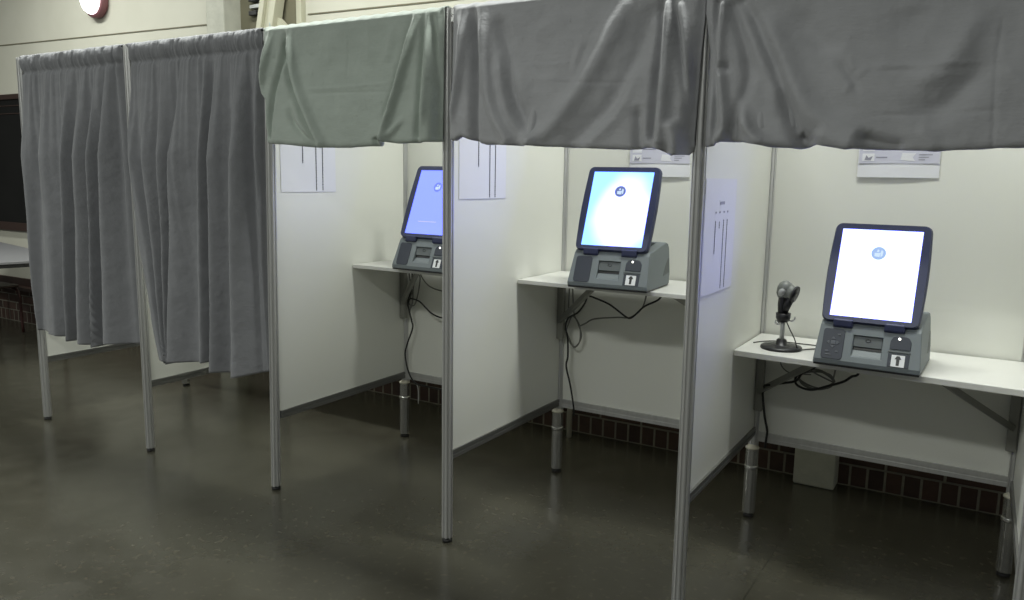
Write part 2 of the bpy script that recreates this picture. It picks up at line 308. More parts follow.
# ------------------------------------------------------------------ the room
WB = 1.50        # face of the brick plinth
bm = bmesh.new(); box(bm, -9, 9, -7, 1.70, -.1, 0); tag(obj('floor', bm, M_floor), kind='structure')
bm = bmesh.new(); box(bm, -9, 9, 1.58, 1.70, .40, 4.2); tag(obj('wall_back', bm, M_wall), kind='structure')
bm = bmesh.new(); box(bm, -9, 9, WB, 1.70, .104, .30); box(bm, -9, 9, WB+.004, 1.70, 0.0, .104)
o = obj('wall_back_brick_plinth', bm, [M_brick, M_soldier])
tag(o, kind='structure')
for p in o.data.polygons:
    if p.center.z < .104 and p.index >= 6: p.material_index = 1
bm = bmesh.new(); box(bm, -9, 9, 1.48, 1.58, .30, .33); box(bm, -9, 9, 1.56, 1.58, .33, .40)
tag(obj('trim_1', bm, M_boardtrim), kind='structure')
# seam between the upper wall boards (slopes very slightly along the wall)
bm = bmesh.new(); T = Matrix.Rotation(.0155, 4, 'Y'); T.translation = (0, 0, 2.458)
box(bm, -8, -.28, 1.575, 1.582, -.005, .005, T); box(bm, .52, 6, 1.575, 1.582, -.005, .005, T)
tag(obj('trim_2', bm, M_olive, bevel=.002), kind='structure')
# concrete pilasters
bm = bmesh.new(); box(bm, 3.815, 3.998, 1.395, 1.58, 0, 3.6); tag(obj('wall_pilaster_right', bm, M_concrete, bevel=.008), kind='structure')
bm = bmesh.new(); box(bm, -.27, -.09, 1.40, 1.58, 0, 3.6); tag(obj('wall_pilaster_left', bm, M_concrete, bevel=.008), kind='structure')
# dark recessed panel right of the left pilaster, with a lighter edge strip at its far end
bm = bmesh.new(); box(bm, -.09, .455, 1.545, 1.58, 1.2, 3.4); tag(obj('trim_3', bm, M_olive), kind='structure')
bm = bmesh.new(); box(bm, .455, .50, 1.535, 1.58, 1.2, 3.4); tag(obj('trim_4', bm, M_beam, bevel=.004), kind='structure')
# slanting cream steel beam: two flanges and a web, with a gusset
t = empty('roof_brace', (.20, 1.50, 2.2)); tag(t, 'slanting cream steel beam rising behind the green curtain', 'beam')
bm = bmesh.new(); T = Matrix.Rotation(math.radians(14), 4, 'Y')
box(bm, -.065, -.02, -.06, .02, -1.0, 1.2, T); box(bm, .035, .085, -.06, .02, -1.0, 1.2, T); obj('flange', bm, M_beam, t, bevel=.004)
bm = bmesh.new(); box(bm, -.02, .035, -.03, .0, -1.0, 1.2, T); obj('web', bm, M_beam, t)
bm = bmesh.new(); prism(bm, [(.09, .02), (.27, .12), (.13, .24)], -.02, .02, 1); obj('gusset_plate', bm, M_beam, t)
# pipe clamp on the dark panel
t = empty('pipe_clamp', (.085, 1.545, 2.53)); tag(t, 'small metal clamp on the dark panel left of the slanting beam', 'clamp')
bm = bmesh.new(); box(bm, -.05, .05, -.03, 0, -.012, .012); obj('arm', bm, M_silver, t, bevel=.003)
for za, zb in ((.03, .055), (-.06, -.03)):
    bm = bmesh.new(); box(bm, -.045, .03, -.045, 0, za, zb); obj('jaw', bm, M_foot, t, bevel=.004)
# thin pale pipe behind the third booth
bm = bmesh.new(); lathe(bm, [(.014, 0), (.014, 1.2)], 12); tag(obj('water_pipe', bm, M_cap, smooth=True, loc=(2.62, 1.40, 0)), 'thin pale pipe standing on floor behind the middle booth rear leg', 'pipe')

# wall lamp
t = empty('wall_lamp', (-1.78, 1.58, 2.745)); tag(t, 'round lit bulkhead lamp with maroon ring on the cream wall', 'lamp')
R90 = Matrix.Rotation(PI/2, 4, 'X')
bm = bmesh.new(); lathe(bm, [(.10, 0), (.128, .005), (.132, .05), (.122, .062), (.106, .064)], 40, R90); obj('base_ring', bm, M_lampring, t, True)
bm = bmesh.new(); lathe(bm, [(.108, .052), (.107, .075), (.095, .10), (.07, .12), (.035, .131), (0, .134)], 40, R90); obj('glass_dome', bm, M_lampglass, t, True)

# black board on the wall, far left
t = empty('wall_board', (-5.0, 1.58, .85)); tag(t, 'black wall board in a dark brown frame, left of the curtained booths', 'board')
bm = bmesh.new(); box(bm, -1.0, 2.9, -.02, 0, .07, 1.21); obj('board_surface', bm, M_board, t)
bm = bmesh.new(); box(bm, -1.04, 2.94, -.035, 0, -.005, .07); box(bm, -1.04, 2.94, -.03, 0, 1.18, 1.225)
for zz in (1.12, 1.05): box(bm, -1.0, 2.9, -.024, -.02, zz, zz+.008)
box(bm, 2.9, 2.94, -.03, 0, .07, 1.18); box(bm, -1.04, -1.0, -.03, 0, .07, 1.18); obj('board_frame', bm, M_boardtrim, t, bevel=.003)
# pale low ledge under the table
# table far left
t = empty('table', (-2.50, .94, 0), math.radians(-12)); tag(t, 'grey topped table with dark edge at far left by the wall', 'table')
bm = bmesh.new(); box(bm, -1.0, 1.0, -.40, .31, .727, .747); obj('tabletop', bm, M_table, t, bevel=.003)
bm = bmesh.new(); box(bm, -.99, .99, -.39, .30, .70, .727); obj('apron', bm, M_foot, t)
for lx in (-.94, .92):
    for ly in (-.32, .24):
        bm = bmesh.new(); tube(bm, [(lx, ly, .70), (lx, ly, .01)], .016, 10, 0); obj('leg', bm, M_maroon, t, True)
bm = bmesh.new(); lathe(bm, [(.014, .665), (.02, .675), (.02, .69)], 12, Matrix.Translation((-.0, -.3, 0))); obj('bolt', bm, M_foot, t, True)
# stool under that table, only its near leg in view
t = empty('stool', (-2.84, 1.09, 0)); tag(t, 'low stool with dark maroon tube legs under the far left table', 'stool')
bm = bmesh.new(); prism(bm, rrect(.36, .34, .05), .40, .42); obj('seat', bm, M_boardtrim, t, bevel=.005)
for sx in (-1, 1):
    for sy in (-1, 1):
        bm = bmesh.new(); tube(bm, [(sx*.10, sy*.13, .39), (sx*.17, sy*.14, .37), (sx*.19, sy*.145, .30), (sx*.20, sy*.15, .006)], .012, 10, 5); obj('leg', bm, M_maroon, t, True)

# ------------------------------------------------------------------ booth frame
W = 0.93447; D = 0.91
F = [(-.005, 0), (.945, -.003), (1.856, -.003), (2.808, -.003), (3.75, -.008), (4.685, 0)]
FT = [(-.015, 0), (.930, 0), (1.888, 0), (2.803, 0), (3.742, 0), (4.685, 0)]
B = [(.003, .922), (.935, .92), (1.862, .92), (2.806, .916), (3.738, .913), (4.672, .90)]
frame = empty('voting_booth_frame', (2.34, 0, 0)); tag(frame, 'aluminium and white panel frame of five joined voting booths standing on the concrete floor', 'voting booth')
def octa(r, groove=.0045, gw=.0042):
    pts = []
    for k in range(8):
        a = PI/8 + k*PI/4; b = a + PI/4
        p = Vector((r*math.cos(a), r*math.sin(a))); q = Vector((r*math.cos(b), r*math.sin(b)))
        mid = (p+q)/2; tdir = (q-p).normalized(); n = mid.normalized()
        pts += [tuple(p + tdir*.0015), tuple(mid - tdir*gw), tuple(mid - tdir*gw*.8 - n*groove), tuple(mid + tdir*gw*.8 - n*groove), tuple(mid + tdir*gw), tuple(q - tdir*.0015)]
    return pts
def P(x, y, z): return (x-2.34, y, z)
def make_post(bot, top, z0, z1, r, m=M_alu):
    bm = bmesh.new(); oc = octa(r)
    lo = [bm.verts.new(P(bot[0]+a, bot[1]+b, z0)) for a, b in oc]; hi = [bm.verts.new(P(top[0]+a, top[1]+b, z1)) for a, b in oc]
    n = len(oc); bm.faces.new(lo[::-1]); bm.faces.new(hi)
    for i in range(n): bm.faces.new((lo[i], lo[(i+1) % n], hi[(i+1) % n], hi[i]))
    return obj('post', bm, m, frame)
def foot(parent, x, y, r=.019):
    bm = bmesh.new(); lathe(bm, [(r, 0), (r, .008), (r*.9, .011), (.008, .012), (.008, .028)], 20, Matrix.Translation(P(x, y, 0))); obj('foot', bm, M_foot, parent, True)
for i in range(6):
    p = make_post(F[i], FT[i], .018, 2.0, .0222); foot(p, *F[i])
for i in range(6):
    x, y = B[i]
    p = make_post((x, y), (x, y), .30, 2.0, .0215)
    # telescopic lower leg in polished tube with a ring and a cap
    bm = bmesh.new(); oc = octa(.027, .002, .003); prism(bm, [(a+x-2.34, b+y-.012) for a, b in oc], .018, .30)
    l = obj('lower_leg', bm, M_leg, p)
    bm = bmesh.new(); lathe(bm, [(.0285, .212), (.0295, .215), (.0295, .224), (.0285, .227)], 24, Matrix.Translation(P(x, y-.012, 0))); obj('ring', bm, M_leg, l, True)
    bm = bmesh.new(); lathe(bm, [(.028, .300), (.028, .306), (.014, .316)], 20, Matrix.Translation(P(x, y-.012, 0))); obj('cap', bm, M_cap, l, True)
    foot(p, x, y-.012, .022)
def rail(name, a, b, z0, z1, th, parent, m=M_alu, dz=0):
    """horizontal extrusion with a groove between plan points a and b"""
    a = Vector((a[0], a[1], 0)); b = Vector((b[0], b[1], 0)); d = (b-a).normalized(); n = Vector((-d.y, d.x, 0)); h = z1-z0
    prof = [(-th/2, 0), (th/2, 0), (th/2, h*.40), (th/2-.003, h*.42), (th/2-.003, h*.58), (th/2, h*.60), (th/2, h), (-th/2, h), (-th/2, h*.6), (-th/2+.003, h*.58), (-th/2+.003, h*.42), (-th/2, h*.40)]
    bm = bmesh.new(); A = []; Bv = []
    for p, q in prof:
        A.append(bm.verts.new(Vector(P(a.x, a.y, z0+q)) + n*p)); Bv.append(bm.verts.new(Vector(P(b.x, b.y, z0+q+dz)) + n*p))
    k = len(prof); bm.faces.new(A[::-1]); bm.faces.new(Bv)
    for i in range(k): bm.faces.new((A[i], A[(i+1) % k], Bv[(i+1) % k], Bv[i]))
    return obj(name, bm, m, parent)
def slab(name, a, b, z0, z1, th, m):
    a = Vector((a[0], a[1], 0)); b = Vector((b[0], b[1], 0)); d = (b-a).normalized(); n = Vector((-d.y, d.x, 0))*th/2
    bm = bmesh.new(); vs = []
    for p in (a-n, b-n, b+n, a+n): vs.append((p.x-2.34, p.y))
    prism(bm, vs, z0, z1); return obj(name, bm, m, frame)
def inset(a, b, k=.019):
    d = Vector((b[0]-a[0], b[1]-a[1])).normalized()*k; return (a[0]+d.x, a[1]+d.y), (b[0]-d.x, b[1]-d.y)
def avg(i): return (.5*(F[i][0]+FT[i][0]), F[i][1])
for i in range(6):
    zb = .362 if i == 4 else .330
    a, b = inset(avg(i), B[i]); s = slab('side_panel', a, b, zb+.02, 1.985, .005, M_panel)
    rail('bottom_rail', a, b, zb, zb+.034, .022, s, M_alu_shaded); rail('top_rail', a, b, 1.955, 1.992, .022, s)
for i in range(5):
    a, b = inset(B[i], B[i+1]); zb = .334 if i == 4 else .324; s = slab('back_panel', a, b, .345, 1.985, .005, M_panel)
    rail('bottom_rail', a, b, zb, zb+.040, .022, s); rail('top_rail', a, b, 1.955, 1.992, .022, s)
    a, b = inset(FT[i], FT[i+1]); rail('top_rail', a, b, 1.952, 1.992, .024, frame)

# ------------------------------------------------------------------ shelves
def shelf(x0, x1, yf0, yf1, yb, z0, z1, th, label, braces):
    t = empty('shelf', ((x0+x1)/2, yb, 0)); tag(t, label, 'shelf', 'white shelves in the open booths')
    cx = (x0+x1)/2
    bm = bmesh.new()
    pl = [(x0, yf0, z0), (x1, yf1, z1), (x1, yb, z1), (x0, yb, z0)]
    hi = [bm.verts.new((x-cx, y-yb, z)) for x, y, z in pl]; lo = [bm.verts.new((x-cx, y-yb, z-th)) for x, y, z in pl]
    bm.faces.new(hi); bm.faces.new(lo[::-1])
    for i in range(4): bm.faces.new((lo[i], lo[(i+1) % 4], hi[(i+1) % 4], hi[i]))
    obj('board', bm, M_shelf, t, bevel=.0025)
    for side in (-1, 1):
        xe = x0 if side < 0 else x1; z = (z0 if side < 0 else z1) - th; L = braces
        br_x = xe - cx - side*.012
        bm = bmesh.new(); box(bm, br_x-.016, br_x+.016, -.03, -.004, z-.30, z); br = obj('bracket', bm, M_steel, t, bevel=.002)
        bm = bmesh.new()
        a = Vector((br_x, -.028, z-.215)); b = Vector((br_x - side*.265, -.235, z-.012))
        d = (b-a).normalized(); s = d.cross(Vector((0, 0, 1))).normalized(); u = s.cross(d)
        vs = [bm.verts.new(p + s*i*.009 + u*j*.011) for p in (a, b) for i, j in ((-1, -1), (1, -1), (1, 1), (-1, 1))]
        for f in ((3, 2, 1, 0), (4, 5, 6, 7), (0, 1, 5, 4), (1, 2, 6, 5), (2, 3, 7, 6), (3, 0, 4, 7)): bm.faces.new([vs[k] for k in f])
        obj('strut', bm, M_steel, br, bevel=.001)
    return t
shelf(3.747, 4.662, .492, .425, .888, .797, .799, .022, 'low white shelf in the rightmost booth, holding scanner stand and voting machine', 1)
shelf(2.813, 3.722, .492, .492, .892, .984, .984, .018, 'white shelf in the second booth from the right', 1)
shelf(1.872, 2.790, .500, .500, .892, .981, .983, .018, 'white shelf in the open booth under the green curtain', 1)

# ------------------------------------------------------------------ voting machines
def make_machine(name_label, loc, rz, smat, embm, keypad, lines, group='voting machines on the booth shelves'):
    t = empty('voting_machine', loc, rz); tag(t, name_label, 'voting machine', group)
    # base body: side profile, narrower at the top
    prof = [(0, .006), (0, .022), (.046, .135), (.060, .148), (.085, .150), (.270, .176), (.292, .170), (.305, .150), (.300, .05), (.285, .006)]
    hw = lambda z: .166 - .011*max(0, (z-.02))/.13
    bm = bmesh.new(); A = [bm.verts.new((-hw(z), y, z)) for y, z in prof]; Bv = [bm.verts.new((hw(z), y, z)) for y, z in prof]; n = len(prof)
    bm.faces.new(A); bm.faces.new(Bv[::-1])
    for i in range(n): bm.faces.new((A[i], Bv[i], Bv[(i+1) % n], A[(i+1) % n]))
    body = obj('base', bm, M_grey, t)
    cb = bmesh.new(); box(cb, -.112, .112, .085, .262, .10, .3)
    boolean(body, cb)
    # local frame of the sloping control face
    o0 = Vector((0, 0, .022)); o1 = Vector((0, .046, .135)); v = (o1-o0).normalized(); u = Vector((1, 0, 0)); nn = u.cross(v).normalized()   # nn points to the user
    L = (o1-o0).length
    Tf = Matrix((u, v, nn)).transposed().to_4x4(); Tf.translation = o0
    cb = bmesh.new(); box(cb, -.046, .044, .022, .094, -.020, .02, Tf); boolean(body, cb)
    bv = body.modifiers.new('bevel', 'BEVEL'); bv.width = .004; bv.segments = 3; bv.limit_method = 'ANGLE'; bv.angle_limit = math.radians(28)
    # dark skirt
    bm = bmesh.new(); prism(bm, [(-.164, .002), (.164, .002), (.160, .292), (-.160, .292)], 0, .009); obj('skirt', bm, M_black, t, bevel=.002)
    # side handle hollow
    for s in (-1, 1):
        bm = bmesh.new(); out = [(.205, .045), (.290, .055), (.296, .105), (.285, .112), (.245, .085)]
        vs = [bm.verts.new((s*(hw(z)+.0006), y, z)) for y, z in out]; ws = [bm.verts.new((s*(hw(z)-.004), y, z)) for y, z in out]
        bm.faces.new(vs); bm.faces.new(ws[::-1])
        for i in range(5): bm.faces.new((vs[i], vs[(i+1) % 5], ws[(i+1) % 5], ws[i]))
        obj('grip_recess', bm, M_recess, body)
    # printer slot module in the middle recess
    bm = bmesh.new(); box(bm, -.0455, .0435, .056, .0935, -.018, -.006, Tf); g = obj('slot_cover', bm, M_recess, t, bevel=.002)
    bm = bmesh.new(); box(bm, -.0455, .0435, .048, .056, -.019, -.014, Tf); obj('slot', bm, M_black, g)
    bm = bmesh.new(); vs = [Tf @ Vector(p) for p in ((-.0455, .0225, -.004), (.0435, .0225, -.004), (.0435, .047, -.013), (-.0455, .047, -.013), (-.0455, .0225, -.019), (.0435, .0225, -.019), (.0435, .047, -.019), (-.0455, .047, -.019))]
    vs = [bm.verts.new(p) for p in vs]
    for f in ((0, 1, 2, 3), (4, 7, 6, 5), (0, 4, 5, 1), (3, 2, 6, 7), (0, 3, 7, 4), (1, 5, 6, 2)): bm.faces.new([vs[k] for k in f])
    obj('chute', bm, M_grey, g)
    bm = bmesh.new(); tube(bm, [Tf @ Vector((.0+.008*math.cos(a), .080+.005*math.sin(a), -.0055)) for a in [k*2*PI/14 for k in range(15)]], .0012, 6, 0); obj('eye_mark', bm, M_black, g, True)
    # keypad
    bm = bmesh.new(); prism(bm, rrect(.068, .106, .011, 4, 0, -.108, .056), -.002, .0025, 2, Tf); kp = obj('keypad', bm, M_slate, t, bevel=.001)
    if keypad:
        def key(pts):
            bm = bmesh.new(); prism(bm, pts, .0024, .0044, 2, Tf); obj('key', bm, M_key, kp, bevel=.0006)
        cx, cy = -.108, .060
        key([(cx-.007, cy-.007), (cx+.007, cy-.007), (cx+.007, cy+.007), (cx-.007, cy+.007)])
        key([(cx-.011, cy-.008), (cx-.011, cy+.008), (cx-.021, cy)]); key([(cx+.011, cy-.008), (cx+.021, cy), (cx+.011, cy+.008)])
        key([(cx-.008, cy-.011), (cx, cy-.021), (cx+.008, cy-.011)]); key([(cx-.008, cy+.011), (cx+.008, cy+.011), (cx, cy+.020)])
        key([(cx+.012, cy+.026), (cx+.022, cy+.026), (cx+.022, cy+.031), (cx+.012, cy+.031)])
        key([(cx-.022, cy-.034), (cx-.010, cy-.034), (cx-.010, cy-.029), (cx-.022, cy-.029)]); key([(cx+.010, cy-.033), (cx+.020, cy-.033), (cx+.020, cy-.028), (cx+.010, cy-.028)])
        key([(cx-.020, cy-.045), (cx-.002, cy-.045), (cx-.002, cy-.041), (cx-.020, cy-.041)])
    # card reader: dark shield with light, groove, card slot with arrow sticker
    bm = bmesh.new(); prism(bm, [(.068, .060), (.130, .060), (.130, .088), (.123, .101), (.114, .105), (.084, .105), (.075, .101), (.068, .088)], -.002, .003, 2, Tf); cr = obj('card_reader', bm, M_slate, t, bevel=.001)
    bm = bmesh.new(); lathe(bm, [(.004, 0), (.0038, .0018), (0, .0025)], 16, Tf @ Matrix.Translation((.094, .096, .003))); obj('status_light', bm, M_led, cr, True)
    bm = bmesh.new(); box(bm, .064, .132, .0495, .0545, -.003, .0035, Tf); obj('card_lip', bm, M_recess, cr, bevel=.001)
    bm = bmesh.new(); prism(bm, [(.066, .001), (.130, .001), (.130, .047), (.066, .047)], -.003, .0015, 2, Tf); cs = obj('card_slot', bm, M_slate, t, bevel=.001)
    bm = bmesh.new(); box(bm, .077, .117, .003, .042, .0014, .0024, Tf); st = obj('sticker', bm, M_sticker, cs)
    bm = bmesh.new(); prism(bm, [(.0925, .007), (.1015, .007), (.102, .028), (.107, .028), (.101, .039), (.093, .039), (.087, .028), (.092, .028)], .0023, .0028, 2, Tf); obj('arrow', bm, M_black, cs)
    # monitor
    tl = .395; hm, wm = .357, .303
    Tm = Matrix((Vector((1, 0, 0)), Vector((0, math.sin(tl), math.cos(tl))), Vector((0, -math.cos(tl), math.sin(tl))))).transposed().to_4x4()
    Tm.translation = (-.005, .046, .147)       # local x right, y up the screen, z toward the user
    Tc = Tm @ Matrix.Translation((0, hm/2, 0))
    mon = obj_shell(Tc, wm, hm, t)
    sm, sb = .023, .020
    sw, sh = wm-2*sm-.004, hm-sm-sb
    bm = bmesh.new(); outer = rrect(wm-.004, hm-.004, .020, 5, .006); cyo = (sb-sm)/2
    def inner(p):
        x, y = p; y -= cyo; k = max(abs(x)/(sw/2), abs(y)/(sh/2)); return (x/k, y/k+cyo)
    inn = [inner(p) for p in outer]
    # make sure the four screen corners are exact
    for cx_, cy_ in ((1, 1), (-1, 1), (-1, -1), (1, -1)):
        c = (cx_*sw/2, cy_*sh/2+cyo); j = min(range(len(inn)), key=lambda q: (inn[q][0]-c[0])**2+(inn[q][1]-c[1])**2); inn[j] = c
    n = len(outer)
    ro = [bm.verts.new(Tc @ Vector((x, y, 0))) for x, y in outer]; rm = [bm.verts.new(Tc @ Vector((x*.985, y*.99, .006))) for x, y in outer]
    ri = [bm.verts.new(Tc @ Vector((x, y, .006))) for x, y in inn]; rb = [bm.verts.new(Tc @ Vector((x, y, 0))) for x, y in inn]
    for a, b in ((ro, rm), (rm, ri), (ri, rb), (rb, ro)):
        for i in range(n):
            if (a[i].co-a[(i+1) % n].co).length > 1e-6: bm.faces.new((a[i], a[(i+1) % n], b[(i+1) % n], b[i]))
    bz = obj('bezel', bm, M_navy, mon)
    bm = bmesh.new(); prism(bm, [(-sw/2, -sh/2+cyo), (sw/2, -sh/2+cyo), (sw/2, sh/2+cyo), (-sw/2, sh/2+cyo)], -.0005, .0015, 2, Tc)
    scr = obj('screen', bm, smat, mon)
    # emblem: ring, ballot box and voting hand
    ex, ey = -.002, sh/2+cyo-.083; er = .023
    def flat(name, pts, z, m): 
        bm = bmesh.new(); prism(bm, pts, .0014, z, 2, Tc); return obj(name, bm, m, mon)
    flat('emblem', [(ex+er*math.cos(a), ey+er*math.sin(a)) for a in [k*2*PI/36 for k in range(36)]], .0018, embm)
    flat('emblem_detail', [(ex-.012, ey-.011), (ex+.004, ey-.013), (ex+.006, ey+.002), (ex-.013, ey+.001)], .0020, M_emb_light)
    flat('emblem_detail', [(ex+.007, ey-.013), (ex+.013, ey-.008), (ex+.014, ey+.007), (ex+.008, ey+.013), (ex+.006, ey+.004)], .0020, M_emb_light)
    flat('emblem_detail', [(ex-.007, ey+.005), (ex+.001, ey+.005), (ex+.001, ey+.012), (ex-.004, ey+.014)], .0020, M_emb_light)
    if lines:
        flat('display_text_line', [(-.066, -.098), (.040, -.098), (.040, -.096), (-.066, -.096)], .0018, M_line)
    # hinges
    for hx in (-.085, .075):
        bm = bmesh.new(); prism(bm, [(.040, .128), (.036, .134), (.038, .156), (.058, .162), (.066, .150), (.060, .130)], hx-.031, hx+.031, 0); obj('hinge', bm, M_navy, mon, bevel=.003)
    # rear neck
    bm = bmesh.new(); prism(bm, [(.085, .12), (.25, .12), (.16, .30), (.14, .33), (.125, .30)], -.075, .075, 0); obj('neck', bm, M_black, mon, bevel=.004)
    # paper roll lid in the rear well
    bm = bmesh.new(); box(bm, -.10, .10, .20, .26, .10, .150); obj('rear_lid', bm, M_recess, t, bevel=.006)
    return t
def obj_shell(Tc, wm, hm, t):
    bm = bmesh.new(); o1 = rrect(wm, hm, .022, 5, .007)
    rings = []
    for s, z in ((.985, 0.0), (1, -.006), (1, -.016), (.93, -.030), (.6, -.040)):
        rings.append([bm.verts.new(Tc @ Vector((x*s, y*s, z))) for x, y in o1])
    n = len(o1); bm.faces.new(rings[0]); bm.faces.new(rings[-1][::-1])
    for a, b in zip(rings, rings[1:]):
        for i in range(n): bm.faces.new((a[i], a[(i+1) % n], b[(i+1) % n], b[i]))
    return obj('monitor', bm, M_navy, t)
make_machine('grey voting machine with a bright white screen beside the scanner stand, rightmost booth', (4.203, .418, .7985), -.029, S_near, M_emb_blue, True, False)
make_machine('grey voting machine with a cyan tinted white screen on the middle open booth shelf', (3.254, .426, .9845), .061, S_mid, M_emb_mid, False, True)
make_machine('grey voting machine with a lavender blue screen, half hidden behind a post', (2.315, .455, .982), -.045, S_far, M_emb_far, False, True)

# ------------------------------------------------------------------ hand scanner and its stand
bx, by, bz = 3.888, .618, .7975
t = empty('scanner_stand', (bx, by, bz)); tag(t, 'black round based stand holding the hand scanner on the low shelf', 'stand')
bm = bmesh.new(); lathe(bm, [(.073, 0), (.075, .004), (.073, .010), (.045, .013), (.021, .015), (.018, .034), (.013, .038)], 36); obj('base_disc', bm, M_black, t, True)
bm = bmesh.new(); lathe(bm, [(.0085, .018), (.0085, .11)], 16); obj('pole', bm, M_silver, t, True)
bm = bmesh.new(); lathe(bm, [(.010, .100), (.020, .104), (.026, .116), (.027, .135), (.023, .135), (.020, .118), (0, .116)], 20); obj('cup', bm, M_black, t, True)
bm = bmesh.new(); tube(bm, [(.015, 0, .112), (.030, -.004, .108), (.041, -.006, .114), (.043, -.006, .126)], .0028, 8); obj('hook', bm, M_chrome, t, True)
bm = bmesh.new(); lathe(bm, [(0, -.008), (.009, -.008), (.009, .008), (0, .008)], 12, Matrix.Translation((-.018, -.006, .098)) @ Matrix.Rotation(PI/2, 4, 'Y')); obj('screw', bm, M_chrome, t, True)
t = empty('barcode_scanner', (bx, by, bz+.118)); tag(t, 'black and grey hand scanner upright in the round based stand', 'scanner')
# handle and head lofted along a curve
def loft(bm, secs, n=16):
    rings = []
    for c, ax, ra, rb2 in secs:
        c = Vector(c); ax = Vector(ax).normalized(); s = ax.cross(Vector((0, 1, 0))).normalized(); q = ax.cross(s)
        rings.append([bm.verts.new(c + s*ra*math.cos(2*PI*i/n) + q*rb2*math.sin(2*PI*i/n)) for i in range(n)])
    for a, b in zip(rings, rings[1:]):
        for i in range(n): bm.faces.new((a[i], a[(i+1) % n], b[(i+1) % n], b[i]))
    bm.faces.new(rings[0][::-1]); bm.faces.new(rings[-1])
bm = bmesh.new(); loft(bm, [((-.004, 0, 0), (0, 0, 1), .013, .011), ((-.005, 0, .02), (0, 0, 1), .016, .014), ((-.005, 0, .05), (.05, 0, 1), .018, .016), ((-.002, 0, .075), (.1, 0, 1), .019, .018), ((.002, 0, .095), (.2, 0, 1), .017, .018)]); obj('handle', bm, M_black, t, True)
bm = bmesh.new(); loft(bm, [((-.012, 0, .072), (.2, 0, 1), .012, .012), ((-.006, -.003, .086), (.3, 0, 1), .025, .024), ((.001, -.004, .106), (.25, 0, 1), .029, .028), ((.006, -.005, .120), (.3, 0, 1), .027, .026), ((.008, -.005, .131), (.3, 0, 1), .018, .018), ((.009, -.005, .136), (.3, 0, 1), .006, .007)]); obj('head', bm, M_scan, t, True)
bm = bmesh.new(); loft(bm, [((-.012, -.020, .082), (.2, 0, 1), .006, .008), ((-.006, -.022, .094), (.25, 0, 1), .014, .011), ((.000, -.023, .106), (.3, 0, 1), .014, .011), ((.004, -.022, .116), (.3, 0, 1), .006, .006)]); obj('top_shell', bm, M_silver, t, True)
bm = bmesh.new(); loft(bm, [((.010, -.006, .102), (1, -.2, -.3), .030, .024), ((.026, -.009, .096), (1, -.2, -.3), .026, .024), ((.036, -.011, .092), (1, -.2, -.3), .026, .025)]); obj('nose', bm, M_scan, t, True)
bm = bmesh.new(); loft(bm, [((.035, -.011, .0925), (1, -.2, -.3), .031, .028), ((.042, -.012, .090), (1, -.2, -.3), .032, .029)]); obj('window_bezel', bm, M_black, t, True)
bm = bmesh.new(); loft(bm, [((.004, -.004, .015), (.2, 0, 1), .010, .010), ((.012, -.008, .045), (.35, 0, 1), .014, .014), ((.024, -.010, .075), (.5, 0, 1), .015, .018)]); obj('trigger_guard', bm, M_black, t, True)

# ------------------------------------------------------------------ cables
def cable(name, runs, r, m, label, group=None, cat='cable'):
    bm = bmesh.new()
    for pts, rr in [(p, r) if not isinstance(p, tuple) else p for p in runs]: tube(bm, pts, rr, 8, 6)
    return tag(obj(name, bm, m, None, True), label, cat, group)
def Y(pts, y, dy=0): return [(x, y+dy*i/len(pts), z) for i, (x, z) in enumerate(pts)]
# scanner lead
cable('scanner_cable', [[(3.893, .63, .912), (3.914, .615, .877), (3.938, .60, .842), (3.948, .60, .812), (3.955, .62, .801), (3.985, .66, .8005), (4.03, .70, .8005)]], .0022, M_cable, 'thin black lead running from the hand scanner down to the low shelf')
cable('shelf_cable', [[(3.775, .66, .8), (3.80, .70, .8005), (3.84, .735, .8005), (3.90, .74, .8005), (4.04, .74, .8005)]], .0022, M_cable, 'thin black cable lying on the low shelf behind the scanner stand')
# rightmost booth
cable('power_cable', [[(4.0, .76, .765), (3.989, .76, .714), (3.947, .76, .689), (3.918, .78, .644), (3.861, .80, .621), (3.807, .81, .603), (3.789, .82, .595), (3.787, .84, .573)] + Y([(3.777, .552), (3.791, .456), (3.804, .402), (3.803, .366), (3.80, .325)], .855)], .0048, M_cable, 'black power cable hanging down the rear post below the low shelf')
cable('looped_cable', [Y([(3.978, .765), (3.970, .70), (3.918, .663), (3.914, .629), (3.944, .613), (3.981, .613), (4.029, .634), (4.087, .661), (4.115, .685), (4.138, .70), (4.150, .765)], .80)], .0048, M_cable, 'black cable drooping in a loop under the low shelf voting machine')
coil = []
for k in range(0, 46): a = k*.42; coil.append((3.983+(.060+.006*math.sin(k*.9))*math.cos(a), .83+.006*math.sin(k), .648+(.036+.005*math.cos(k*.7))*math.sin(a)))
coil = [(3.925, .84, .765), (3.925, .84, .70)] + coil + [(4.05, .84, .70), (4.055, .84, .765)]
cable('coiled_cable', [coil], .0032, M_cable_grey, 'grey cable gathered in a coil under the low shelf')
cable('thin_cable', [Y([(3.835, .765), (3.84, .692), (3.865, .661), (3.901, .656), (3.96, .66)], .85)], .0025, M_cable_grey, 'thin grey cable hanging left of the coil under the low shelf')
